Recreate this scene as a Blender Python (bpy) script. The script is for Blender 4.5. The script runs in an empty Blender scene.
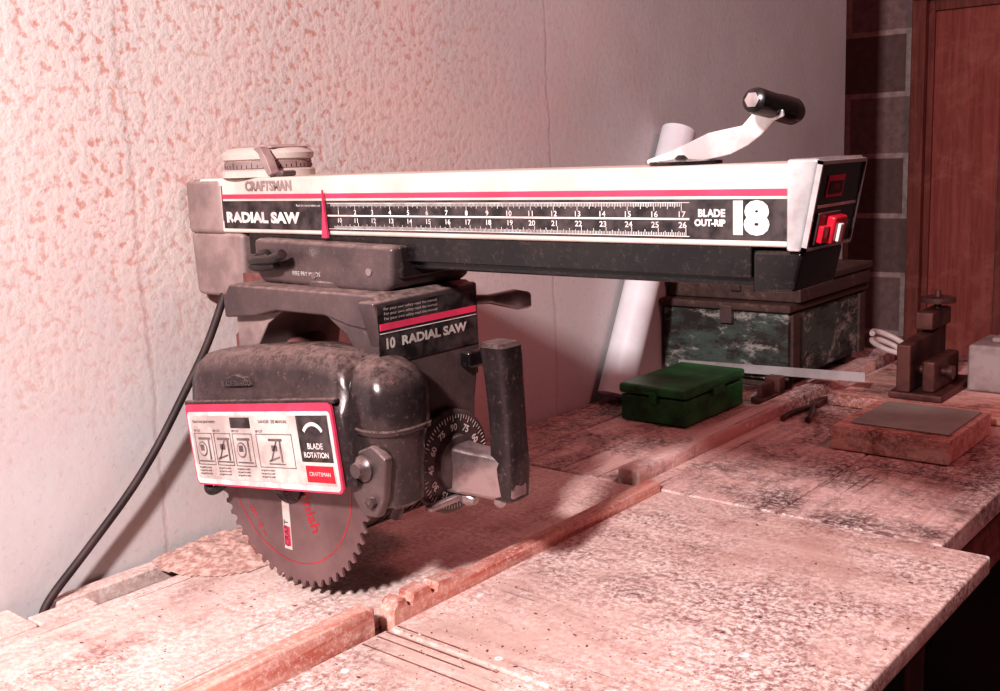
import bpy, bmesh, math, random
from mathutils import Vector, Matrix, noise as mnoise
random.seed(4)
S=bpy.context.scene
S.view_settings.view_transform='Standard'
try: S.view_settings.look='Medium High Contrast'
except Exception: pass
GROUPS={}
# ---------------------------------------------------------------- materials
def newmat(name):
    m=bpy.data.materials.new(name); m.use_nodes=True
    nt=m.node_tree; b=nt.nodes['Principled BSDF']
    return m,nt,b
def N(nt,t,**k):
    n=nt.nodes.new(t)
    for a,v in k.items(): setattr(n,a,v)
    return n
def noise(nt,vec,scale,detail=6,rough=.6,dist=0):
    n=N(nt,'ShaderNodeTexNoise'); n.inputs['Scale'].default_value=scale
    n.inputs['Detail'].default_value=detail; n.inputs['Roughness'].default_value=rough
    n.inputs['Distortion'].default_value=dist
    nt.links.new(vec,n.inputs['Vector']); return n.outputs['Fac']
def ramp(nt,fac,lo,hi,a=0.,b=1.):
    n=N(nt,'ShaderNodeMapRange'); n.clamp=True
    n.inputs['From Min'].default_value=lo; n.inputs['From Max'].default_value=hi
    n.inputs['To Min'].default_value=a; n.inputs['To Max'].default_value=b
    nt.links.new(fac,n.inputs['Value']); return n.outputs['Result']
def mix(nt,fac,c1,c2):
    n=N(nt,'ShaderNodeMix',data_type='RGBA')
    if isinstance(fac,(int,float)): n.inputs[0].default_value=fac
    else: nt.links.new(fac,n.inputs[0])
    for i,c in ((6,c1),(7,c2)):
        if isinstance(c,tuple): n.inputs[i].default_value=(*c[:3],1)
        else: nt.links.new(c,n.inputs[i])
    return n.outputs[2]
def math_(nt,op,a,b=0.):
    n=N(nt,'ShaderNodeMath',operation=op)
    for i,v in ((0,a),(1,b)):
        if isinstance(v,(int,float)): n.inputs[i].default_value=v
        else: nt.links.new(v,n.inputs[i])
    return n.outputs[0]
def coords(nt,stretch=(1,1,1)):
    tc=N(nt,'ShaderNodeTexCoord'); mp=N(nt,'ShaderNodeMapping')
    mp.inputs['Scale'].default_value=stretch
    nt.links.new(tc.outputs['Object'],mp.inputs['Vector']); return mp.outputs['Vector']
def bumpn(nt,b,h,strength=.3,dist=.002):
    n=N(nt,'ShaderNodeBump'); n.inputs['Strength'].default_value=strength
    n.inputs['Distance'].default_value=dist
    nt.links.new(h,n.inputs['Height']); nt.links.new(n.outputs['Normal'],b.inputs['Normal'])
def mat(name,c1,c2=None,scale=12,rough=.6,metal=0,bump=0,bscale=150,stretch=(1,1,1),dust=0,lo=.4,hi=.6,
        dustc=(.78,.50,.45),side=.0,fleck=.14):
    m,nt,b=newmat(name)
    v=coords(nt,stretch)
    if c2 is None: c2=tuple(x*.7 for x in c1)
    col=mix(nt,ramp(nt,noise(nt,v,scale),lo,hi),c1,c2)
    if dust:
        g=N(nt,'ShaderNodeNewGeometry'); sp=N(nt,'ShaderNodeSeparateXYZ')
        nt.links.new(g.outputs['Normal'],sp.inputs[0])
        up=ramp(nt,sp.outputs['Z'],.25,1.,side,1)
        f=math_(nt,'MULTIPLY',up,ramp(nt,noise(nt,coords(nt),110,8,.8),.40,.62,.25,1))
        f=math_(nt,'MULTIPLY',f,dust)
        fl=ramp(nt,noise(nt,coords(nt),170,6,.75),.54,.74,0,fleck)
        f=math_(nt,'MAXIMUM',f,fl)
        col=mix(nt,f,col,dustc)
        r=math_(nt,'ADD',math_(nt,'MULTIPLY',f,.8),rough); nt.links.new(r,b.inputs['Roughness'])
        mt=math_(nt,'MULTIPLY',math_(nt,'SUBTRACT',1.,f),metal); nt.links.new(mt,b.inputs['Metallic'])
    else:
        b.inputs['Roughness'].default_value=rough; b.inputs['Metallic'].default_value=metal
    nt.links.new(col,b.inputs['Base Color'])
    if bump: bumpn(nt,b,noise(nt,v,bscale,4),bump,.001)
    return m
def wood(name,c1,c2,c3,axis='Y',stain=.5,slo=.5,shi=.62,dust=.0,sscale=7,dscale=170,dlo=.5,dhi=.6,grain=(22,1.5),
         dcol=(1.0,.86,.81),scratch=0,spots=0):
    m,nt,b=newmat(name)
    a,c=grain
    st={'X':(c,a,a),'Y':(a,c,a),'Z':(a,a,c)}[axis]
    g=noise(nt,coords(nt,st),3,8,.65,.6)
    col=mix(nt,ramp(nt,g,.35,.65),c1,c2)
    s=ramp(nt,noise(nt,coords(nt),sscale,12,.78,.4),slo,shi,0,stain)
    col=mix(nt,s,col,c3)
    if dust:
        d=ramp(nt,noise(nt,coords(nt),dscale,6,.8),dlo,dhi,0,1)
        d2=ramp(nt,noise(nt,coords(nt),5,8,.7),.38,.6,.15,1)
        col=mix(nt,math_(nt,'MULTIPLY',math_(nt,'MULTIPLY',d,d2),dust),col,dcol)
    if scratch:
        st2={'X':(1.2,60,60),'Y':(60,1.2,60),'Z':(60,60,1.2)}[axis]
        k=ramp(nt,noise(nt,coords(nt,st2),2.2,5,.7,.2),.59,.68,0,scratch)
        k2=ramp(nt,noise(nt,coords(nt),9,5,.6),.42,.58,0,1)
        col=mix(nt,math_(nt,'MULTIPLY',k,k2),col,tuple(x*.7 for x in c3))
    if spots:
        vo=N(nt,'ShaderNodeTexVoronoi'); vo.inputs['Scale'].default_value=26
        nt.links.new(coords(nt),vo.inputs['Vector'])
        r=N(nt,'ShaderNodeMapRange'); nt.links.new(vo.outputs['Distance'],r.inputs['Value'])
        r.inputs['From Min'].default_value=.12; r.inputs['From Max'].default_value=.16; r.inputs['To Min'].default_value=1; r.inputs['To Max'].default_value=0
        pick=ramp(nt,noise(nt,coords(nt),8,3),.58,.61,0,spots)
        col=mix(nt,math_(nt,'MULTIPLY',r.outputs['Result'],pick),col,(.95,.95,.96))
    nt.links.new(col,b.inputs['Base Color']); b.inputs['Roughness'].default_value=.75
    bumpn(nt,b,g,.3,.002)
    return m

M_cast=mat('grey_cast_paint',(.075,.054,.056),(.125,.086,.086),14,.30,.3,.25,180,dust=.48,side=.05)
M_castl=mat('light_grey_casting',(.20,.14,.135),(.32,.225,.215),20,.45,.1,.3,180,dust=.6,side=.15)
M_black=mat('black_plastic',(.008,.006,.007),(.015,.011,.011),20,.22,0,.05,dust=.10,fleck=.05)
M_blackg=mat('black_gloss_housing',(.030,.021,.023),(.065,.046,.047),7,.19,.35,.15,120,dust=.42,side=.02,fleck=.18)
M_cream=mat('cream_enamel',(.66,.59,.53),(.52,.43,.385),11,.42,0,.05,dust=.35,fleck=.3)
M_pink=mat('pink_stripe',(.70,.05,.12),(.50,.04,.09),30,.5)
M_band=mat('black_decal',(.014,.010,.011),(.07,.05,.05),50,.4)
M_white=mat('white_print',(.78,.72,.69),(.54,.45,.44),50,.5)
M_labelg=mat('label_background',(.60,.53,.49),(.42,.33,.31),26,.5)
M_ink=mat('diagram_ink',(.10,.07,.07),(.2,.14,.14),60,.5)
M_red=mat('red_plastic',(.60,.012,.035),(.38,.010,.025),30,.3)
M_chrome=mat('chrome_trim',(.82,.76,.76),(.56,.48,.48),26,.20,.6)
M_steel=mat('worn_steel',(.42,.33,.33),(.20,.14,.14),22,.28,.7,.12,dust=.2)
M_blade=mat('blade_steel',(.13,.075,.075),(.24,.15,.15),10,.38,.4,.1,100,lo=.35,hi=.65)
M_rust=mat('rusty_column',(.10,.03,.028),(.22,.08,.07),22,.7,.1,.4,90,dust=.3)
M_rubber=mat('black_cord_rubber',(.025,.012,.012),(.05,.025,.025),30,.6)
M_pvc=mat('white_pvc',(.90,.90,.92),(.80,.78,.81),9,.4)
M_top=wood('sawdust_covered_top',(.72,.49,.43),(.52,.29,.25),(.19,.045,.04),'X',.92,.48,.62,.9,sscale=5,dscale=140,dlo=.44,dhi=.56,grain=(9,1),scratch=.9,spots=.95)
M_topL=wood('pale_rear_board',(.78,.56,.50),(.60,.35,.31),(.22,.06,.05),'Y',.85,.50,.66,.85,dscale=140,dlo=.44,dhi=.58,grain=(10,1),scratch=.7)
M_far=wood('stained_bench_planks',(.84,.58,.53),(.58,.32,.29),(.07,.016,.018),'Y',.93,.46,.60,.9,sscale=5,dscale=110,dlo=.47,dhi=.62,grain=(16,.8),scratch=.95,spots=.6)
M_fence=wood('fence_pine',(.78,.47,.39),(.50,.14,.10),(.20,.035,.028),'Y',.7,.53,.67,.5,scratch=.7)
M_edge=wood('bench_edge_wood',(.45,.20,.17),(.28,.09,.08),(.10,.022,.02),'Y',.8,.45,.6)
M_leg=wood('bench_leg_wood',(.14,.06,.05),(.08,.03,.03),(.04,.012,.012),'Z',.7)
M_blockw=wood('pine_offcut',(.84,.56,.49),(.60,.20,.15),(.18,.03,.022),'X',.85,.50,.62,.5,scratch=.6)
M_green=mat('green_box_paint',(.008,.065,.020),(.03,.21,.06),12,.34,.1,.3,90,dust=.12,dustc=(.3,.25,.2),fleck=.05)
def camo():
    m,nt,b=newmat('flaking_teal_paint')
    v=coords(nt,(1,1,1.8))
    f=noise(nt,v,9,9,.75,.2)
    col=mix(nt,ramp(nt,f,.42,.56),(.030,.022,.021),(.075,.10,.085))
    col=mix(nt,ramp(nt,noise(nt,v,13,11,.8,.2),.52,.59,0,.85),col,(.40,.36,.33))
    col=mix(nt,ramp(nt,noise(nt,coords(nt,(1,1,3)),16,8,.8),.54,.59,0,.9),col,(.030,.015,.014))
    nt.links.new(col,b.inputs['Base Color']); b.inputs['Roughness'].default_value=.7
    return m
M_camo=camo()
M_darkw=wood('dark_case_wood',(.10,.055,.045),(.055,.032,.028),(.36,.22,.19),'Y',.6,.55,.66)
M_gblock=mat('grey_cast_block',(.40,.31,.30),(.24,.165,.165),15,.8,0,.3,80)
M_rustv=mat('rusty_iron',(.07,.028,.026),(.16,.065,.055),20,.5,.4,.3,90)
M_plate=mat('zinc_plate',(.50,.48,.43),(.40,.37,.34),12,.45,.1)
M_wire=mat('white_cable',(.7,.6,.58),(.5,.4,.38),12,.5)
M_ruler=mat('steel_ruler',(.66,.62,.62),(.5,.45,.45),12,.35,.4)
M_chip=mat('sawdust_chips',(.95,.80,.74),(.70,.40,.34),90,.8)
M_chipd=mat('dark_wood_chips',(.26,.07,.055),(.14,.03,.028),90,.8)
M_pile=mat('sawdust_heap',(.76,.52,.46),(.48,.24,.20),120,.9,0,.6,200)

def wallmat():
    m,nt,b=newmat('rough_painted_concrete')
    v=coords(nt)
    sp=N(nt,'ShaderNodeSeparateXYZ'); nt.links.new(v,sp.inputs[0])
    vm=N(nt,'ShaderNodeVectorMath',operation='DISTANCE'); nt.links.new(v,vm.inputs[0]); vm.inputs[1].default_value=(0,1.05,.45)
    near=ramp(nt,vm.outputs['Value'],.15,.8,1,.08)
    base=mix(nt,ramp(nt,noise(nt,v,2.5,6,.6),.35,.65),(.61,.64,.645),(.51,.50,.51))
    haze_noise=ramp(nt,noise(nt,v,4,8,.7),.38,.62)
    f=math_(nt,'MULTIPLY',near,math_(nt,'ADD',math_(nt,'MULTIPLY',haze_noise,.6),.30))
    col=mix(nt,f,base,(.76,.50,.465))  # reddish light haze around the saw, painted into the wall colour
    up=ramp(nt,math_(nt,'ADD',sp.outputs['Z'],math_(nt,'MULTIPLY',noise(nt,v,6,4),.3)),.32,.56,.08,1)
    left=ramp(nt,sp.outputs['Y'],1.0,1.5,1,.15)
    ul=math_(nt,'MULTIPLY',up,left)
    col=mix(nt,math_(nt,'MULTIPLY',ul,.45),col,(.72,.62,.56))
    n1=noise(nt,v,88,3,.55)
    sp_=ramp(nt,n1,.53,.63,0,.9)
    reg=ramp(nt,noise(nt,v,7,6,.65),.36,.62,.35,1)
    col=mix(nt,math_(nt,'MULTIPLY',math_(nt,'MULTIPLY',sp_,ul),reg),col,(.54,.25,.205))
    sp2=ramp(nt,noise(nt,v,110,5,.62),.58,.68,0,.4)
    col=mix(nt,sp2,col,(.46,.33,.32))
    h=math_(nt,'ADD',math_(nt,'MULTIPLY',n1,math_(nt,'ADD',math_(nt,'MULTIPLY',ul,-.5),-.08)),math_(nt,'MULTIPLY',noise(nt,v,9,4),.25))
    for y0 in (.675,1.47):
        wob=math_(nt,'MULTIPLY',math_(nt,'SUBTRACT',noise(nt,v,14,5,.7),.5),.03)
        d=math_(nt,'ABSOLUTE',math_(nt,'SUBTRACT',math_(nt,'ADD',sp.outputs['Y'],wob),y0))
        s=ramp(nt,d,0,.005,1,0)
        col=mix(nt,math_(nt,'MULTIPLY',s,.35),col,(.42,.26,.24))
        h=math_(nt,'SUBTRACT',h,math_(nt,'MULTIPLY',s,.10))
    nt.links.new(col,b.inputs['Base Color']); b.inputs['Roughness'].default_value=.85
    bumpn(nt,b,h,.6,.006)
    return m
def blockmat():
    m,nt,b=newmat('concrete_block')
    tc=N(nt,'ShaderNodeTexCoord'); sp=N(nt,'ShaderNodeSeparateXYZ'); cb=N(nt,'ShaderNodeCombineXYZ')
    nt.links.new(tc.outputs['Object'],sp.inputs[0])
    nt.links.new(math_(nt,'ADD',sp.outputs['X'],.14),cb.inputs[0]); nt.links.new(sp.outputs['Z'],cb.inputs[1])
    br=N(nt,'ShaderNodeTexBrick'); nt.links.new(cb.outputs[0],br.inputs['Vector'])
    br.inputs['Scale'].default_value=1; br.inputs['Brick Width'].default_value=.4; br.inputs['Row Height'].default_value=.2
    br.inputs['Mortar Size'].default_value=.010; br.inputs['Mortar Smooth'].default_value=.3
    br.inputs['Color1'].default_value=(.18,.11,.10,1); br.inputs['Color2'].default_value=(.40,.27,.26,1); br.inputs['Mortar'].default_value=(.62,.46,.43,1)
    col=mix(nt,ramp(nt,noise(nt,tc.outputs['Object'],40,6),.4,.7,0,.5),br.outputs['Color'],(.12,.065,.06))
    nt.links.new(col,b.inputs['Base Color']); b.inputs['Roughness'].default_value=.9
    bumpn(nt,b,br.outputs['Fac'],-.5,.01)
    return m
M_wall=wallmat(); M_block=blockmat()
M_floor=mat('dark_concrete_floor',(.018,.012,.012),(.010,.007,.007),4,.8)
M_door=wood('red_brown_plywood',(.50,.135,.11),(.34,.075,.06),(.6,.22,.18),'Z',.5)
M_doorf=wood('door_frame_wood',(.34,.10,.08),(.20,.05,.04),(.45,.16,.13),'Z',.5)

# ---------------------------------------------------------------- mesh helpers
def put(name,bm,m,grp=None,smooth=False,bevel=0,segs=2,M=None):
    if M is not None: bmesh.ops.transform(bm,matrix=M,verts=bm.verts)
    bmesh.ops.recalc_face_normals(bm,faces=bm.faces)
    me=bpy.data.meshes.new(name); bm.to_mesh(me); bm.free()
    me.materials.append(m)
    o=bpy.data.objects.new(name,me); S.collection.objects.link(o)
    if bevel:
        bv=o.modifiers.new('bevel','BEVEL'); bv.width=bevel; bv.segments=segs; bv.limit_method='ANGLE'; bv.angle_limit=math.radians(35)
        for p in me.polygons: p.use_smooth=True
        wn=o.modifiers.new('wn','WEIGHTED_NORMAL')
    elif smooth:
        for p in me.polygons: p.use_smooth=True
        try: me.set_sharp_from_angle(angle=math.radians(40))
        except Exception: pass
    if grp: GROUPS.setdefault(grp,[]).append(o)
    return o
def box(name,x0,x1,y0,y1,z0,z1,m,grp=None,bevel=0,M=None,segs=2):
    bm=bmesh.new(); bmesh.ops.create_cube(bm,size=1)
    for v in bm.verts:
        v.co=Vector((x0+(v.co.x+.5)*(x1-x0),y0+(v.co.y+.5)*(y1-y0),z0+(v.co.z+.5)*(z1-z0)))
    return put(name,bm,m,grp,bevel=bevel,M=M,segs=segs)
def axis_mat(p,d):
    q=Vector(d).normalized().to_track_quat('Z','Y'); return Matrix.Translation(Vector(p))@q.to_matrix().to_4x4()
def lathe(name,p,d,prof,m,grp=None,n=40,M=None):
    bm=bmesh.new(); rings=[]
    for r,h in prof:
        rings.append([bm.verts.new((max(r,1e-5)*math.cos(2*math.pi*i/n),max(r,1e-5)*math.sin(2*math.pi*i/n),h)) for i in range(n)])
    for a,b in zip(rings,rings[1:]):
        for i in range(n): bm.faces.new((a[i],a[(i+1)%n],b[(i+1)%n],b[i]))
    bm.faces.new(rings[0][::-1]); bm.faces.new(rings[-1])
    T=axis_mat(p,d)
    if M is not None: T=M@T
    return put(name,bm,m,grp,smooth=True,M=T)
def loft(name,rings,m,grp=None,M=None,bevel=0,smooth=True):
    bm=bmesh.new(); R=[[bm.verts.new(c) for c in r] for r in rings]; n=len(R[0])
    for a,b in zip(R,R[1:]):
        for i in range(n): bm.faces.new((a[i],a[(i+1)%n],b[(i+1)%n],b[i]))
    bm.faces.new(R[0][::-1]); bm.faces.new(R[-1])
    return put(name,bm,m,grp,smooth=smooth,M=M,bevel=bevel)
def prism(name,pts,axis,a,b,m,grp=None,bevel=0,M=None):
    def P(p,t):
        return {'Y':(p[0],t,p[1]),'X':(t,p[0],p[1]),'Z':(p[0],p[1],t)}[axis]
    return loft(name,[[P(p,a) for p in pts],[P(p,b) for p in pts]],m,grp,M=M,bevel=bevel,smooth=False)
def tube(name,pts,r,m,grp=None,cyc=False):
    cu=bpy.data.curves.new(name,'CURVE'); cu.dimensions='3D'; cu.bevel_depth=r; cu.bevel_resolution=5; cu.use_fill_caps=True
    sp=cu.splines.new('NURBS'); sp.points.add(len(pts)-1)
    for q,p in zip(sp.points,pts): q.co=(*p,1)
    sp.use_endpoint_u=True; sp.order_u=4; sp.use_cyclic_u=cyc; sp.resolution_u=12
    o=bpy.data.objects.new(name,cu); S.collection.objects.link(o)
    me=bpy.data.meshes.new_from_object(o.evaluated_get(bpy.context.evaluated_depsgraph_get()))
    bpy.data.objects.remove(o)
    me.materials.clear(); me.materials.append(m)
    for p in me.polygons: p.use_smooth=True
    o=bpy.data.objects.new(name,me); S.collection.objects.link(o)
    if grp: GROUPS.setdefault(grp,[]).append(o)
    return o
RY=Matrix.Rotation(math.pi/2,4,'X')
RX=Matrix.Rotation(math.pi/2,4,'Z')@Matrix.Rotation(math.pi/2,4,'X')
def text(name,s,loc,size,m,grp,R=RY,M=None,align='LEFT',sx=1.0,bold=0.0,rot=0):
    cu=bpy.data.curves.new(name,'FONT'); cu.body=s; cu.size=size; cu.align_x=align; cu.align_y='CENTER'; cu.offset=bold; cu.resolution_u=3
    o=bpy.data.objects.new(name,cu); S.collection.objects.link(o)
    me=bpy.data.meshes.new_from_object(o.evaluated_get(bpy.context.evaluated_depsgraph_get()))
    bpy.data.objects.remove(o)
    T=Matrix.Translation(Vector(loc))@R@Matrix.Rotation(rot,4,'Z')@Matrix.Diagonal((sx,1,1,1))
    if M is not None: T=M@T
    me.transform(T); me.materials.clear(); me.materials.append(m)
    o=bpy.data.objects.new(name,me); S.collection.objects.link(o)
    GROUPS.setdefault(grp,[]).append(o); return o
def plateY(name,x0,x1,z0,z1,y,m,grp,M=None,t=.0006): return box(name,x0,x1,y-t,y+t,z0,z1,m,grp,M=M)
def plateX(name,y0,y1,z0,z1,x,m,grp,M=None,t=.0006): return box(name,x-t,x+t,y0,y1,z0,z1,m,grp,M=M)

# ---------------------------------------------------------------- room
FZ=-.86
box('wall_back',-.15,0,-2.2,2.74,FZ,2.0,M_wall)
box('wall_recess',-.75,-.6,2.74,3.75,FZ,2.0,M_block)
box('wall_right',-.6,-.12,3.6,3.75,FZ,2.0,M_block)
box('wall_right_beside_door',.66,3.4,3.6,3.75,FZ,2.0,M_block)
box('wall_right_over_door',-.12,.66,3.6,3.75,.945,2.0,M_block)
box('floor',-.75,3.4,-2.2,3.75,FZ-.1,FZ,M_floor)
g='door_1'
box('jamb_left',-.12,-.075,3.56,3.66,FZ,.945,M_doorf,g,.004)
box('jamb_right',.615,.66,3.56,3.66,FZ,.945,M_doorf,g,.004)
box('head',-.12,.66,3.555,3.66,.885,.944,M_doorf,g,.004)
box('panel',-.075,.615,3.60,3.63,FZ+.01,.885,M_door,g)
box('stile_left',-.075,-.055,3.585,3.60,FZ+.01,.885,M_doorf,g,.003)
box('stile_mid',.152,.20,3.585,3.60,FZ+.01,.885,M_doorf,g,.003)
box('stile_right',.58,.615,3.585,3.60,FZ+.01,.885,M_doorf,g,.003)
box('rail_top',-.055,.58,3.586,3.60,.85,.885,M_doorf,g,.003)
lathe('door_knob',(.55,3.585,.1),(0,-1,0),[(.012,0),(.01,.03),(.024,.04),(.026,.055),(.015,.066)],M_steel,g)

# ---------------------------------------------------------------- workbench
g='workbench'
box('rear_board',.075,.356,.10,1.198,-.022,0,M_topL,g,.002)
box('rear_strip_board',.008,.072,.665,1.198,-.022,.001,M_topL,g,.002)
box('rear_strip_wall_side',.006,.030,.515,.662,-.022,-.002,M_topL,g,.002)
box('rear_strip_mid',.042,.072,.475,.540,-.022,.0,M_topL,g,.002)
box('rear_strip_board_near',.006,.072,.10,.472,-.022,.001,M_topL,g,.002)
box('front_board',.380,.806,.6805,1.200,-.022,0,M_top,g,.003)
box('front_board_near',.380,.806,.10,.6765,-.022,0,M_top,g,.003)
box('sub_top',.10,.74,.11,1.20,-.05,-.0235,M_edge,g)
xs=[.004,.10,.20,.298]
for i in range(3): box('far_plank_rear_%d'%i,xs[i],xs[i+1]-.002,1.204,2.32,-.03,-.0005*i,M_far,g,.002)
box('far_plank_front_1',.338,.545,1.204,2.32,-.03,0,M_far,g,.003)
box('far_plank_front_2',.547,.752,1.204,2.32,-.032,-.0005,M_far,g,.003)
box('far_apron',.70,.74,1.22,2.30,-.12,-.033,M_edge,g,.003)
box('near_apron',.68,.72,.12,1.2,-.15,-.052,M_edge,g,.003)
for i,(x,y) in enumerate([(.04,.15),(.64,.15),(.04,1.22),(.64,1.22),(.04,2.2),(.64,2.2)]):
    box('leg_%d'%i,x,x+.07,y,y+.07,FZ,-.052 if y<1.2 else -.034,M_leg,g,.003)
box('fence_near',.357,.379,.10,.664,-.022,.027,M_fence,g,.002)
prism('fence_notched',[(.690,-.02),(.690,.012),(.697,.021),(.706,.022),(.710,.013),(.716,.010),(.720,.022),(.742,.023),(.746,.013),(.753,.012),(.757,.021),(.785,.020),(.79,.016),(.815,.013),(.815,-.02)],'X',.357,.379,M_fence,g)
box('fence_far',.358,.379,.815,1.200,-.022,.012,M_fence,g,.002)
box('fence_shim',.345,.357,.10,.662,-.02,.010,M_topL,g,.001)
box('far_fence_strip',.300,.336,1.212,2.10,-.03,.017,M_far,g,.003)
for i,(y,x1) in enumerate([(.672,.53),(.688,.48),(.66,.50),(.640,.60)]):
    box('kerf_%d'%i,.385,x1,y-.0009,y+.0009,-.001,.0003,M_edge,g)

# ================================================================= RADIAL ARM SAW
g='radial_arm_saw'
lathe('column',(.112,.785,.002),(0,0,1),[(.043,0),(.043,.338)],M_rust,g)
lathe('column_collar',(.112,.785,.18),(0,0,1),[(.050,0),(.053,.005),(.053,.085),(.049,.09)],M_rust,g)
lathe('column_base_ring',(.112,.785,.0015),(0,0,1),[(.06,0),(.06,.008),(.050,.012),(.048,.05),(.044,.055)],M_rust,g)
box('arm_body',.035,.776,.741,.826,.386,.4485,M_cream,g,.003)
box('arm_rear_casting',.008,.078,.7385,.829,.384,.4475,M_castl,g,.007,segs=3)
prism('arm_rear_neck',[(.010,.31),(.09,.31),(.105,.325),(.108,.386),(.006,.386)],'Y',.742,.828,M_castl,g,.006)
box('arm_under_channel',.118,.744,.752,.815,.354,.388,M_black,g,.002)
box('arm_track_near',.118,.744,.7445,.750,.362,.386,M_black,g,.001)
box('arm_track_far',.118,.744,.817,.823,.362,.386,M_black,g,.001)
lathe('cap_base',(.112,.785,.4485),(0,0,1),[(.053,0),(.053,.007),(.048,.009),(.048,.018),(.052,.020),(.053,.026),(.047,.031),(.040,.033),(.037,.030),(.010,.030)],M_cream,g)
lathe('cap_ring',(.112,.785,.4575),(0,0,1),[(.0485,0),(.0495,.001),(.0495,.0085),(.0485,.0095)],M_castl,g)
for i in range(48):
    a=2*math.pi*i/48
    box('cap_tick_%d'%i,-.0003,.0003,-.0499,-.0494,.4585,.4585+(.006 if i%4==0 else .0035),M_band,g,M=Matrix.Translation((.112,.785,0))@Matrix.Rotation(a,4,'Z'))
prism('cap_top_plate',[(.075,.478),(.150,.478),(.158,.481),(.140,.484),(.085,.484)],'Y',.755,.81,M_castl,g,.002)
prism('cap_clip',[(.146,.480),(.158,.482),(.168,.469),(.176,.452),(.170,.449),(.160,.462),(.155,.474)],'Y',.738,.750,M_castl,g,.001)
box('cap_clip_foot',.160,.186,.745,.765,.4487,.455,M_cast,g,.002)
yf=.7405
plateY('stripe_pink',.080,.7755,.4253,.4300,yf,M_pink,g)
plateY('decal_black',.080,.7755,.3915,.4225,yf,M_band,g)
plateY('scale_line_mid',.262,.693,.4062,.4078,yf-.0005,M_white,g)
plateY('scale_line_top',.262,.693,.4196,.4202,yf-.0005,M_white,g)
plateY('scale_line_low',.262,.693,.3930,.3936,yf-.0005,M_white,g)
bm=bmesh.new()
def tick(x,z0,z1,w=.0006):
    y=yf-.0012
    vs=[bm.verts.new(c) for c in ((x-w/2,y,z0),(x+w/2,y,z0),(x+w/2,y,z1),(x-w/2,y,z1))]
    bm.faces.new(vs)
for i in range(16*17):
    x=.686-.0254*i/16.
    if x<.268: break
    L=.0062 if i%16==0 else (.0048 if i%8==0 else (.0038 if i%4==0 else .0028))
    tick(x,.4196-L,.4196)
    tick(x+.004,.3936,.3936+L)
put('scale_ticks',bm,M_white,g)
for k in range(17):
    x=.686-.0254*k
    text('num_top_%d'%k,str(17-k),(x,yf-.0012,.4104),.0066,M_white,g,align='CENTER',bold=.00012,sx=1.15)
    text('num_low_%d'%k,str(26-k),(x+.001,yf-.0012,.4020),.0066,M_white,g,align='CENTER',bold=.00012,sx=1.15)
text('lettering_maker','CRAFTSMAN',(.124,yf-.0005,.4385),.0145,M_castl,g,bold=.0006,sx=.98)
text('lettering_radial','RADIAL SAW',(.086,yf-.0012,.4035),.0155,M_white,g,bold=.0009,sx=1.42)
text('lettering_small','Read the manual before use',(.212,yf-.0012,.4175),.0035,M_white,g)
text('lettering_blade','BLADE',(.7245,yf-.0012,.4115),.0080,M_white,g,align='RIGHT',bold=.0004)
text('lettering_outrip','OUT-RIP',(.7245,yf-.0012,.4040),.0070,M_white,g,align='RIGHT',bold=.0004)
text('lettering_size_1','1',(.7265,yf-.0012,.4070),.032,M_white,g,bold=.0022,sx=1.1)
text('lettering_size_2','8',(.7415,yf-.0012,.4070),.032,M_white,g,bold=.0022,sx=1.15)
plateY('rear_arrow',.0785,.0795,.40,.44,yf,M_cast,g)
prism('end_bezel',[(.775,.3835),(.787,.3835),(.800,.4515),(.775,.4515)],'Y',.7375,.8235,M_chrome,g,.0025)
E=Matrix.Translation((.7870,0,.3835))@Matrix.Rotation(math.atan2(.013,.068),4,'Y')
plateX('end_panel',.7415,.8195,.004,.065,.0006,M_black,g,M=E,t=.0012)
for nm,a in (('top',(.7385,.8225,.065,.0675)),('bottom',(.7385,.8225,.001,.0035)),('near',(.7385,.7405,.001,.0675)),('far',(.8205,.8225,.001,.0675))):
    plateX('end_rim_'+nm,*a,.001,M_chrome,g,M=E,t=.0025)
plateX('end_divider',.746,.817,.0325,.0345,.0022,M_white,g,M=E,t=.0004)
plateX('end_label_red',.757,.787,.040,.056,.0022,M_pink,g,M=E,t=.0004)
plateX('end_label_inner',.760,.784,.043,.052,.0028,M_band,g,M=E,t=.0004)
text('end_text','ON',(.0034,.772,.0475),.007,M_pink,g,R=RX,M=E,align='CENTER')
box('switch_frame',.001,.0045,.748,.788,.005,.029,M_cast,g,.001,M=E)
box('switch_rocker',.0045,.012,.762,.785,.006,.027,M_red,g,.002,M=E)
box('switch_rocker_low',.0045,.009,.750,.761,.007,.020,M_red,g,.001,M=E)
box('switch_key',.012,.0145,.767,.774,.008,.022,M_white,g,.001,M=E)
text('end_text_off','OFF',(.0034,.795,.017),.008,M_white,g,R=RX,M=E)
prism('end_chin',[(.745,.350),(.779,.352),(.786,.383),(.745,.383)],'Y',.744,.820,M_black,g,.003)
lathe('crank_boss',(.665,.783,.4485),(0,0,1),[(.030,0),(.030,.003),(.018,.004),(.010,.005),(.008,.008)],M_black,g)
top=[(.632,.4535),(.650,.4590),(.672,.4665),(.690,.4735),(.706,.4760),(.720,.4780),(.728,.4860),(.742,.4895),(.754,.4885)]
bot=[(.755,.4835),(.746,.4800),(.736,.4700),(.725,.4625),(.710,.4560),(.690,.4520),(.665,.4500),(.632,.4500)]
prism('crank_arm',top+bot,'Y',.7755,.7785,M_chrome,g,.0008)
lathe('crank_grip',(.744,.748,.4955),(0,.075,-.009),[(.0055,-.002),(.0092,0),(.0102,.004),(.0098,.030),(.0108,.050),(.0108,.066),(.0085,.073),(.004,.0755)],M_black,g)
lathe('crank_grip_bolt',(.744,.7465,.4957),(0,-1,.1),[(.006,-.001),(.006,.002),(.002,.0025)],M_steel,g,n=6)

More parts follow.
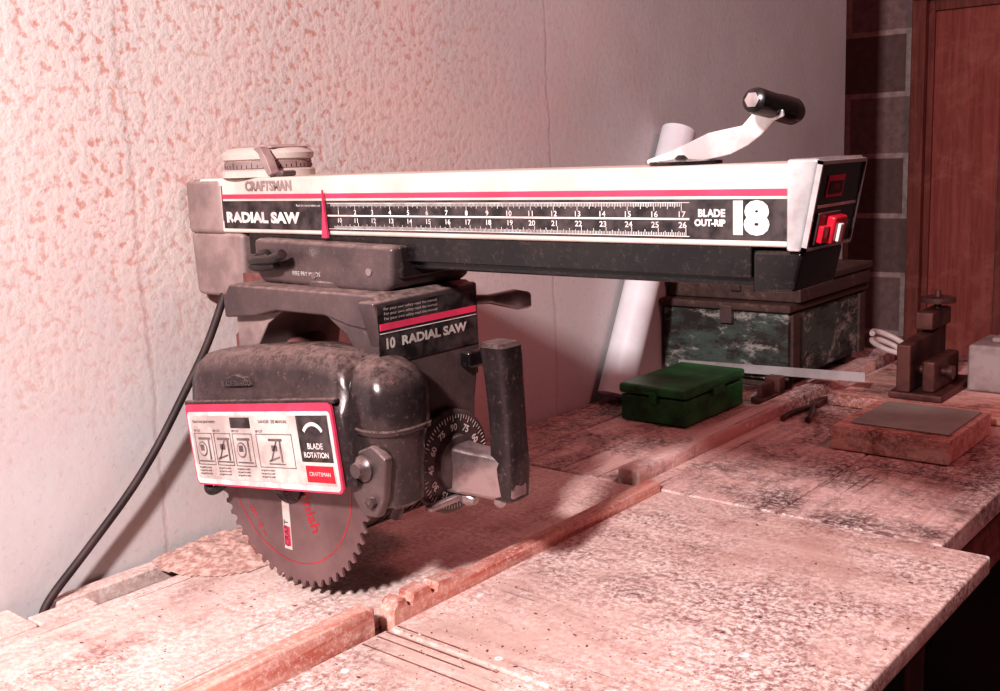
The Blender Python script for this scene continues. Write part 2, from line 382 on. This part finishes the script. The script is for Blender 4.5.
prism('carriage',[(.150,.345),(.160,.334),(.352,.331),(.366,.338),(.370,.378),(.150,.382)],'Y',.726,.842,M_cast,g,.005)
box('carriage_front_ledge',.30,.372,.735,.835,.345,.378,M_blackg,g,.003)
text('carriage_text','FIRE PRY MOOS',(.215,.7252,.346),.0065,M_white,g)
lathe('lever_hub',(.172,.726,.360),(0,-1,0),[(.011,0),(.011,.008),(.007,.012)],M_black,g)
tube('lever_arm',[(.160,.716,.358),(.175,.712,.362),(.20,.708,.358),(.226,.705,.369)],.0055,M_black,g)
tube('lever_arm_lower',[(.158,.716,.352),(.18,.712,.350),(.205,.712,.356)],.0045,M_black,g)
lathe('carriage_screw_1',(.250,.726,.345),(0,-1,0),[(.004,0),(.004,.0015)],M_steel,g,n=12)
lathe('carriage_screw_2',(.335,.726,.352),(0,-1,0),[(.004,0),(.004,.0015)],M_steel,g,n=12)
prism('scale_pointer',[(.256,.384),(.265,.384),(.263,.410),(.2605,.434),(.2595,.410)],'Y',.7345,.7372,M_pink,g)

lathe('swivel_post',(.262,.785,.318),(0,0,1),[(.06,0),(.062,.004),(.062,.020),(.055,.024)],M_cast,g)
prism('yoke_crosspiece',[(.130,.318),(.142,.333),(.374,.333),(.386,.325),(.386,.295),(.335,.300),(.30,.308),(.222,.308),(.185,.300),(.130,.295)],'Y',.70,.84,M_cast,g,.003)
prism('yoke_gusset_front',[(.300,.3085),(.386,.300),(.386,.232),(.364,.228),(.350,.264),(.330,.290)],'Y',.702,.838,M_cast,g,.002)
prism('yoke_gusset_rear',[(.222,.3085),(.188,.290),(.166,.262),(.156,.225),(.132,.225),(.131,.300)],'Y',.715,.838,M_castl,g,.002)
prism('yoke_rear_leg',[(.73,.24),(.84,.24),(.825,.11),(.75,.11)],'X',.131,.155,M_cast,g,.003)
prism('yoke_front_leg',[(.688,.328),(.840,.331),(.840,.262),(.829,.205),(.824,.130),(.745,.130),(.738,.205),(.708,.262)],'X',.364,.387,M_cast,g,.003)
plateX('yoke_label',.692,.836,.266,.324,.3878,M_band,g)
plateX('yoke_label_stripe',.694,.834,.3000,.3065,.3886,M_pink,g)
plateX('yoke_label_line',.694,.834,.2965,.2973,.3886,M_white,g)
text('yoke_text_ten','10',(.3888,.699,.286),.014,M_labelg,g,R=RX,bold=.0007)
text('yoke_text','RADIAL SAW',(.3888,.722,.286),.0125,M_labelg,g,R=RX,bold=.0006,sx=1.30)
for i in range(3):
    text('yoke_fine_%d'%i,'For your own safety read the manual',(.3888,.700,.3205-.0048*i),.0040,M_labelg,g,R=RX,sx=1.25)
box('yoke_index_knob',.387,.402,.806,.832,.243,.262,M_black,g,.004)
loft('yoke_clamp_lever',[[(.355,.838,.316),(.370,.838,.316),(.370,.838,.304),(.355,.838,.304)],
     [(.378,.862,.314),(.390,.860,.314),(.390,.860,.304),(.378,.862,.304)],
     [(.402,.880,.319),(.414,.875,.319),(.414,.875,.297),(.402,.880,.297)],
     [(.418,.888,.316),(.426,.884,.316),(.426,.884,.299),(.418,.888,.299)]],M_steel,g,bevel=.003)
lathe('bevel_dial',(.387,.785,.143),(1,0,0),[(.053,0),(.055,.002),(.055,.007),(.052,.009),(.030,.010),(.028,.016),(.010,.018)],M_cast,g,n=64)
bm=bmesh.new()
for i in range(73):
    a=math.radians(i*5); L=.007 if i%3==0 else .004
    d=Vector((0,math.cos(a),math.sin(a))); e=Vector((0,-math.sin(a),math.cos(a)))*.0005; c=Vector((.3974,.785,.143))
    vs=[bm.verts.new(c+d*(.050-L)-e),bm.verts.new(c+d*(.050-L)+e),bm.verts.new(c+d*.050+e),bm.verts.new(c+d*.050-e)]
    bm.faces.new(vs)
put('dial_ticks',bm,M_white,g)
for i,s in enumerate(['90','75','60','45','30','15','0','15','30','45','60','75']):
    a=math.radians(90+i*30)
    text('dial_num_%d'%i,s,(.3978,.785+.0365*math.cos(a),.143+.0365*math.sin(a)),.010,M_white,g,R=RX,align='CENTER',rot=a-math.pi/2,bold=.0003)
box('dial_pointer',.399,.408,.735,.800,.103,.110,M_steel,g,.002)
lathe('dial_pointer_knob',(.404,.79,.106),(1,0,-.2),[(.008,-.004),(.009,.01),(.005,.016)],M_steel,g,n=16)
loft('handle_foot',[[(.395,.764,.172),(.395,.800,.172),(.395,.800,.118),(.395,.764,.118)],
     [(.425,.774,.166),(.425,.806,.166),(.425,.806,.116),(.425,.774,.116)],
     [(.448,.780,.164),(.448,.812,.164),(.448,.812,.114),(.448,.780,.114)],
     [(.476,.784,.160),(.476,.812,.160),(.476,.812,.116),(.476,.784,.116)]],M_steel,g,bevel=.006)
def rr(cx,cy,z,w,d,n=24,p=4.5):
    out=[]
    for i in range(n):
        a=2*math.pi*i/n; c,s=math.cos(a),math.sin(a)
        out.append((cx+d*abs(c)**(2/p)*(1 if c>=0 else -1),cy+w*abs(s)**(2/p)*(1 if s>=0 else -1),z))
    return out
loft('handle_grip',[rr(.458,.800,.114,.014,.013),rr(.458,.800,.117,.018,.017),rr(.460,.800,.150,.0185,.0175),rr(.462,.799,.165,.0165,.0155),rr(.462,.798,.20,.016,.015),
     rr(.461,.797,.235,.0165,.0155),rr(.460,.796,.262,.0175,.0165),rr(.459,.795,.275,.0178,.0168),rr(.458,.795,.279,.015,.014)],M_blackg,g)
lathe('handle_bolt',(.455,.79,.117),(0,0,-1),[(.007,-.004),(.007,.006),(.004,.010)],M_steel,g,n=6)
lathe('motor_body',(.262,.715,.146),(0,1,0),[(.07,0),(.084,.006),(.084,.15),(.078,.165),(.060,.178),(.03,.182)],M_cast,g,n=48)
for i in range(10):
    lathe('motor_fin_%d'%i,(.262,.745+.011*i,.146),(0,1,0),[(.0865,0),(.0865,.004)],M_blackg,g,n=48)
lathe('motor_bevel_pivot',(.345,.785,.143),(1,0,0),[(.03,0),(.03,.045)],M_steel,g)
lathe('motor_rear_pivot',(.155,.785,.143),(1,0,0),[(.025,0),(.025,.03)],M_steel,g)
bc=Vector((.265,.68,.1395)); R0=.127; nt_=56
bm=bmesh.new(); pts=[]
for i in range(nt_):
    a=2*math.pi*i/nt_; st=2*math.pi/nt_
    for da,r in ((0,R0),(.28*st,R0-.0015),(.36*st,R0-.0070),(.62*st,R0-.0080),(.92*st,R0-.003)):
        pts.append((bc.x+r*math.cos(-(a+da)),bc.z+r*math.sin(-(a+da))))
fr=[bm.verts.new((p[0],bc.y-.0013,p[1])) for p in pts]; bk=[bm.verts.new((p[0],bc.y+.0013,p[1])) for p in pts]
bm.faces.new(fr); bm.faces.new(bk[::-1])
for i in range(len(pts)):
    j=(i+1)%len(pts); bm.faces.new((fr[i],fr[j],bk[j],bk[i]))
put('blade',bm,M_blade,g)
lathe('blade_flange',(bc.x,bc.y-.001,bc.z-.008),(0,-1,0),[(.026,0),(.025,.004),(.013,.005),(.012,.014),(.009,.016)],M_blackg,g)
plateY('blade_sticker',.252,.264,.052,.106,bc.y-.0016,M_labelg,g,t=.0004)
plateY('blade_sticker_red',.253,.263,.056,.078,bc.y-.0022,M_pink,g,t=.0003)
text('blade_sticker_text','CRAFT',(.258,bc.y-.0028,.055),.010,M_band,g,rot=math.pi/2)
text('blade_print_1','finish',(.290,bc.y-.0016,.122),.022,M_red,g,bold=.0003,rot=-1.2)
text('blade_print_2','60T 10 in',(.195,bc.y-.0016,.090),.010,M_red,g,rot=-.9)
bm=bmesh.new()
for r0,r1 in ((.100,.1010),):
    n=90; A=[];B=[]
    for i in range(n):
        a=2*math.pi*i/n
        A.append(bm.verts.new((bc.x+r0*math.cos(a),bc.y-.0016,bc.z+r0*math.sin(a)))); B.append(bm.verts.new((bc.x+r1*math.cos(a),bc.y-.0016,bc.z+r1*math.sin(a))))
    for i in range(n): bm.faces.new((A[i],A[(i+1)%n],B[(i+1)%n],B[i]))
put('blade_print_rings',bm,M_red,g)
G=Matrix.Translation((.2455,0,.1375))@Matrix.Rotation(-math.radians(7.5),4,'Y')@Matrix.Diagonal((.945,1,.98,1))
def gs(u,k,inset=0):
    P=[(.647,.0),(.647,.088),(.651,.094),(.655,.118),(.661,.134),(.673,.1415),(.690,.143),(.712,.141),(.726,.128),(.73,.09),(.73,.0)]
    return [(u,.688+(y-.688)*(1-inset),v*k) for y,v in P]
loft('guard_shell',[gs(-.134,.80,.30),gs(-.132,.86,.14),gs(-.127,.93,.04),gs(-.112,.985,0),gs(-.08,1,0),gs(0,1.0,0),gs(.07,.98,0),gs(.105,.94,0),gs(.124,.90,.02),gs(.136,.84,.06),gs(.142,.76,.15)],M_blackg,g,M=G)
def rpoly(u0,u1,v0,v1,r,n=5):
    out=[]
    for cx,cy,a0 in ((u1-r,v0+r,-90),(u1-r,v1-r,0),(u0+r,v1-r,90),(u0+r,v0+r,180)):
        for i in range(n+1):
            a=math.radians(a0+90*i/n); out.append((cx+r*math.cos(a),cy+r*math.sin(a)))
    return out
prism('guard_label_red',rpoly(-.131,.131,-.006,.086,.007),'Y',.644,.647,M_pink,g,M=G)
prism('guard_label_edge',rpoly(-.128,.128,-.004,.0775,.005),'Y',.6433,.6441,M_white,g,M=G)
prism('guard_label_field',rpoly(-.123,.124,.002,.0735,.003),'Y',.6428,.6436,M_labelg,g,M=G)
plateY('guard_label_black',.074,.124,.026,.0735,.6426,M_band,g,M=G,t=.0003)
plateY('guard_label_redbox',.078,.122,.005,.022,.6426,M_red,g,M=G,t=.0003)
text('guard_text_blade','BLADE',(.099,.6420,.042),.0085,M_white,g,M=G,align='CENTER',bold=.0002)
text('guard_text_rot','ROTATION',(.099,.6420,.033),.0078,M_white,g,M=G,align='CENTER',bold=.0002)
text('guard_text_mk','CRAFTSMAN',(.100,.6420,.0135),.006,M_white,g,M=G,align='CENTER')
bm=bmesh.new(); n=14; A=[];B=[]
for i in range(n+1):
    a=math.radians(35+110*i/n)
    A.append(bm.verts.new((.099+.016*math.cos(a),.6420,.047+.016*math.sin(a)))); B.append(bm.verts.new((.099+.020*math.cos(a),.6420,.047+.020*math.sin(a))))
for i in range(n): bm.faces.new((A[i],A[i+1],B[i+1],B[i]))
put('guard_rotation_arrow',bm,M_white,g,M=G)
def frame(u0,u1,v0,v1,w=.0007):
    for k,(a,b,c,d) in enumerate(((u0,u1,v0,v0+w),(u0,u1,v1-w,v1),(u0,u0+w,v0,v1),(u1-w,u1,v0,v1))):
        plateY('diagram_line',a,b,c,d,.6425,M_ink,g,M=G,t=.0002)
for q,(u0,u1) in enumerate(((-.118,-.084),(-.080,-.048),(-.044,-.008),(.000,.062))):
    frame(u0,u1,.018,.054)
    c=(u0+u1)/2
    plateY('diagram_arm',c-.010,c+.013,.0465,.0490,.6424,M_ink,g,M=G,t=.0002)
    plateY('diagram_post',c+.008,c+.0105,.024,.0465,.6424,M_ink,g,M=G,t=.0002)
    if q%2==0:
        lathe('diagram_disc',(c-.004,.6425,.036),(0,-1,0),[(.0085,0),(.0085,.0003)],M_ink,g,n=20,M=G)
        lathe('diagram_disc_in',(c-.004,.6422,.036),(0,-1,0),[(.0070,0),(.0070,.0003)],M_labelg,g,n=20,M=G)
        plateY('diagram_motor',c-.008,c,.034,.041,.6419,M_ink,g,M=G,t=.0001)
    else:
        prism('diagram_slant',[(c-.010,.026),(c-.008,.026),(c+.004,.046),(c+.002,.046)],'Y',.6421,.6425,M_ink,g,M=G)
        prism('diagram_wedge',[(c-.013,.024),(c+.006,.029),(c+.006,.0305),(c-.013,.0262)],'Y',.6421,.6425,M_ink,g,M=G)
        plateY('diagram_motor',c-.006,c+.003,.036,.042,.6422,M_ink,g,M=G,t=.0001)
    plateY('diagram_bar',c-.014,c+.014,.0215,.0228,.6424,M_ink,g,M=G,t=.0002)
    for r in range(3): text('diagram_text','set guard to work',(u0,.6424,.0150-.0035*r),.0032,M_ink,g,M=G,bold=.00008)
    text('diagram_title','RIP CUT',(u0,.6424,.0565),.0036,M_ink,g,M=G,bold=.00008)
text('diagram_head','DANGER  SEE MANUAL',(.008,.6424,.067),.0048,M_ink,g,M=G,bold=.0001)
text('diagram_head2','Guard and pawl setting',(-.118,.6424,.067),.0048,M_ink,g,M=G,bold=.0001)
plateY('diagram_darkbox',-.044,-.008,.060,.0715,.6425,M_band,g,M=G,t=.0003)
prism('guard_badge',[(-.055,.104),(-.048,.113),(-.030,.117),(-.012,.113),(-.005,.104)],'Y',.648,.655,M_blackg,g,.001,M=G)
text('guard_emboss','BLADE GUARD',(-.056,.6475,.1075),.0075,M_cast,g,M=G,bold=.0002)
box('guard_lip',-.133,.136,.645,.652,.084,.090,M_blackg,g,.002,M=G)
lathe('guard_rear_knob',(-.130,.665,.020),(-1,-.1,0),[(.004,0),(.004,.006),(.008,.007),(.009,.012),(.005,.016)],M_steel,g,n=16,M=G)
tube('guard_rear_wing',[(.128,.66,.125),(.124,.655,.110),(.132,.652,.104),(.145,.655,.110),(.152,.66,.118)],.005,M_black,g)
def nr(z,r,cx=.398,cy=.697,ry=1.2,p=2.6):
    out=[]
    for i in range(36):
        a=2*math.pi*i/36; c,s=math.cos(a),math.sin(a)
        out.append((cx+r*abs(c)**(2/p)*(1 if c>=0 else -1),cy+r*ry*abs(s)**(2/p)*(1 if s>=0 else -1),z))
    return out
loft('nose_housing',[nr(.128,.018),nr(.133,.023),nr(.170,.025),nr(.195,.027),nr(.212,.031),nr(.238,.0325,.396),nr(.252,.031,.394),nr(.264,.026,.391),nr(.272,.018,.386),nr(.276,.006,.382)],M_blackg,g)
loft('nose_rib',[nr(.203,.0285),nr(.205,.0320),nr(.209,.0325),nr(.211,.0300)],M_blackg,g)
prism('nose_bracket',[(.378,.184),(.374,.140),(.388,.122),(.408,.124),(.418,.145),(.424,.185),(.405,.196)],'Y',.660,.672,M_cast,g,.003)
lathe('nose_bolt',(.394,.660,.172),(0,-1,0),[(.013,0),(.013,.003),(.009,.006),(.007,.012)],M_cast,g,n=20)
lathe('nose_bolt_low',(.404,.660,.140),(0,-1,0),[(.006,0),(.006,.006)],M_blackg,g,n=6)
tube('nose_rod',[(.40,.70,.15),(.398,.70,.125),(.39,.70,.112)],.007,M_blackg,g)
for o in GROUPS[g]:
    nm=o.name
    if nm.startswith('blade'): o.data.transform(Matrix.Translation((-.026,0,0)))
    elif nm.startswith(('yoke','motor')): o.data.transform(Matrix.Translation((-.009,0,0)))
    elif nm.startswith(('bevel','dial')): o.data.transform(Matrix.Translation((-.009,-.004,.006)))
    elif nm.startswith('handle'): o.data.transform(Matrix.Translation((-.014,0,.000)))
    elif nm.startswith('nose'): o.data.transform(Matrix.Translation((-.012,0,0)))

# ================================================================= CORD
tube('power_cord',[(.06,.752,.325),(.055,.738,.29),(.05,.724,.254),(.035,.695,.20),(.03,.662,.149),(.028,.62,.10),(.026,.578,.0625),(.025,.535,.025),(.025,.503,.0),(.025,.494,-.02),(.025,.490,-.08)],.0048,M_rubber)
bm=bmesh.new(); nx,ny=26,40; V=[]
for i in range(nx):
    row=[]
    for j in range(ny):
        x=.012+.13*i/(nx-1); y=.62+.16*j/(ny-1)
        u=(i/(nx-1)-.3)/.7 if i/(nx-1)>.3 else (i/(nx-1)-.3)/.6; w_=(j/(ny-1)-.6)/.5
        hgt=max(0,1-u*u-w_*w_)
        z=.0012+.010*hgt*(.8+.6*mnoise.noise(Vector((x*60,y*60,0)))) + .001*mnoise.noise(Vector((x*300,y*300,3)))*min(1,hgt*5)
        if hgt<=0: z=.0011
        row.append(bm.verts.new((x,y,max(z,.0011))))
    V.append(row)
for i in range(nx-1):
    for j in range(ny-1):
        f=[V[i][j],V[i+1][j],V[i+1][j+1],V[i][j+1]]
        if any(v.co.z>.0012 for v in f): bm.faces.new(f)
loose=[v for v in bm.verts if not v.link_faces]
bmesh.ops.delete(bm,geom=loose,context='VERTS')
put('heap',bm,M_pile,'sawdust_chips',smooth=True)

# ================================================================= FAR THINGS
p0=Vector((.043,1.590,.014)); p1=Vector((.043,1.828,.492)); d=p1-p0
L=d.length
lathe('pvc_pipe',p0,d,[(.033,0),(.033,L),(.0295,L),(.0295,L-.05),(.001,L-.05)],M_pvc,None)
g='green_metal_box'
box('body',.118,.246,1.497,1.700,.001,.046,M_green,g,.003)
box('lid',.115,.249,1.494,1.703,.048,.066,M_green,g,.005)
box('latch',.178,.192,1.490,1.497,.036,.056,M_green,g,.001)
box('hinge',.246,.252,1.58,1.62,.040,.054,M_green,g,.001)
g='painted_storage_box'
box('runner_1',.03,.265,1.84,1.87,.001,.02,M_darkw,g,.002)
box('runner_2',.03,.265,2.12,2.15,.001,.02,M_darkw,g,.002)
box('body',.008,.275,1.82,2.19,.020,.148,M_camo,g,.004)
box('lid',.003,.282,1.812,2.198,.150,.166,M_darkw,g,.004)
box('batten_1',.275,.281,1.83,1.86,.022,.146,M_darkw,g,.001)
box('batten_2',.275,.281,2.15,2.18,.022,.146,M_darkw,g,.001)
box('latch',.14,.165,1.808,1.82,.125,.158,M_cast,g,.001)
g='wooden_case'
box('body',.010,.290,1.84,2.18,.167,.196,M_darkw,g,.003)
box('lid',.006,.294,1.836,2.184,.197,.212,M_darkw,g,.003)
box('clasp',.15,.17,1.832,1.84,.185,.203,M_cast,g,.001)
g='angle_block'
box('base',.255,.285,1.71,1.79,.001,.012,M_rustv,g,.002)
box('upright',.255,.285,1.765,1.79,.012,.040,M_rustv,g,.002)
box('web',.265,.275,1.715,1.765,.012,.034,M_rustv,g,.001)
a=Vector((.055,1.797,.038)); b_=Vector((.430,1.800,.050))
bm=bmesh.new(); bmesh.ops.create_cube(bm,size=1)
for v in bm.verts: v.co=Vector((v.co.x*(b_-a).length,v.co.y*.0015,v.co.z*.017))
put('steel_ruler',bm,M_ruler,None,M=Matrix.Translation((a+b_)/2)@Matrix.Rotation(-math.atan2(.012,.375),4,'Y'))
g='pliers'
tube('handle_1',[(.36,1.62,.006),(.352,1.67,.006),(.368,1.72,.006),(.365,1.745,.006)],.005,M_rustv,g)
tube('handle_2',[(.40,1.63,.006),(.388,1.68,.006),(.368,1.715,.007),(.362,1.745,.006)],.005,M_rustv,g)
prism('jaws',[(.355,1.735),(.375,1.735),(.372,1.775),(.366,1.79),(.360,1.775)],'Z',.001,.012,M_rustv,g,.002)
g='wood_block'
box('block',.490,.664,1.508,1.712,.001,.037,M_blockw,g,.002)
box('zinc_plate_on_block',.510,.655,1.535,1.690,.0375,.0405,M_plate,g,.0008)
box('pine_board',.385,.735,1.765,2.03,.001,.021,M_blockw,None,.002)
g='bench_vise'
box('base',.475,.565,1.785,1.975,.0215,.034,M_rustv,g,.003)
prism('fixed_jaw',[(1.785,.034),(1.97,.034),(1.97,.135),(1.90,.122),(1.785,.116)],'X',.488,.512,M_rustv,g,.003)
box('moving_jaw',.526,.548,1.80,1.93,.034,.088,M_rustv,g,.004)
lathe('screw_bar',(.508,1.84,.065),(1,0,0),[(.008,0),(.008,.05),(.012,.051),(.012,.058)],M_rustv,g,n=20)
box('top_arm',.488,.520,1.87,1.97,.128,.160,M_rustv,g,.004)
lathe('top_screw',(.508,1.93,.158),(0,0,1),[(.006,0),(.006,.012),(.030,.013),(.030,.022),(.006,.023),(.005,.034)],M_rustv,g,n=20)
g='cast_weight'
box('block',.57,.72,1.90,2.02,.0215,.104,M_gblock,g,.006)
box('top_rib',.60,.69,1.93,1.99,.104,.114,M_gblock,g,.004)
lathe('lug',(.645,1.90,.06),(0,-1,0),[(.018,0),(.016,.008)],M_gblock,g)
pts=[]
for i in range(26):
    t=i/25*2*math.pi*1.6
    pts.append((.375+.036*math.cos(t),2.07+.034*math.sin(t),.030+.030*math.sin(t*.5)**2+.001*i))
tube('cable_coil',pts,.0055,M_wire)

def chips(name,n,m,smin,smax,seed):
    rnd=random.Random(seed); bm=bmesh.new()
    for i in range(n):
        if rnd.random()<.6: x=rnd.uniform(.39,.80); y=rnd.uniform(.15,1.19)
        elif rnd.random()<.6: x=rnd.uniform(.08,.34); y=rnd.uniform(.15,1.19)
        else: x=rnd.uniform(.345,.74); y=rnd.uniform(1.22,1.49)
        s=rnd.uniform(smin,smax)*(1 if rnd.random()<.9 else 1.8); a=rnd.uniform(0,6.28); z=.0004
        vs=[]
        for k,(du,dv) in enumerate(((-1,-.35),(.9,-.5),(1,.4),(-.8,.5))):
            du*=s*rnd.uniform(.6,1); dv*=s*rnd.uniform(.6,1)
            vs.append(bm.verts.new((x+du*math.cos(a)-dv*math.sin(a),y+du*math.sin(a)+dv*math.cos(a),z+rnd.uniform(0,.5)*s*.6)))
        bm.faces.new(vs)
    put(name,bm,m,'sawdust_chips')
chips('pale_chips',4200,M_chip,.0005,.0016,1)
chips('dark_chips',2200,M_chipd,.0005,.0016,2)

# ---------------------------------------------------------------- grouping
for gname,objs in GROUPS.items():
    lo=Vector((1e9,)*3); hi=Vector((-1e9,)*3)
    for o in objs:
        for v in o.data.vertices:
            for i in range(3): lo[i]=min(lo[i],v.co[i]); hi[i]=max(hi[i],v.co[i])
    e=bpy.data.objects.new(gname,None); e.empty_display_size=.05
    e.location=((lo.x+hi.x)/2,(lo.y+hi.y)/2,lo.z); S.collection.objects.link(e)
    inv=Matrix.Translation(-Vector(e.location))
    for o in objs:
        o.parent=e; o.matrix_parent_inverse=inv

# ---------------------------------------------------------------- camera
cd=bpy.data.cameras.new('camera'); cam=bpy.data.objects.new('camera',cd); S.collection.objects.link(cam)
cd.sensor_width=36; cd.lens=36*1060/1000.; cd.clip_start=.02
Xc=Vector((.7662,-.0844,.6370)).normalized(); Yc=Vector((.6377,.1637,-.7527)); Yc=(Yc-Xc*Yc.dot(Xc)).normalized(); Zc=Xc.cross(Yc)
Rm=Matrix((Xc,Yc,Zc))
cam.matrix_world=Matrix.Translation((1.12,0,.465))@Rm.to_4x4()
S.camera=cam
# ---------------------------------------------------------------- light
def area(name,loc,tgt,size,power,col):
    l=bpy.data.lights.new(name,'AREA'); l.size=size; l.energy=power; l.color=col
    o=bpy.data.objects.new(name,l); S.collection.objects.link(o)
    o.location=loc; o.rotation_euler=(Vector(tgt)-Vector(loc)).to_track_quat('-Z','Y').to_euler(); return o
area('key_lamp',(.90,-.65,1.15),(.30,1.0,.1),.12,51,(1,.935,.94))
area('red_fill_light',(1.9,1.3,1.8),(.5,1.6,0),.4,11,(1,.36,.37))  # added red fill with no visible source, tints shadows and lifts the right side
w=bpy.data.worlds.new('w'); S.world=w; w.use_nodes=True
w.node_tree.nodes['Background'].inputs[0].default_value=(.9,.38,.40,1); w.node_tree.nodes['Background'].inputs[1].default_value=.035
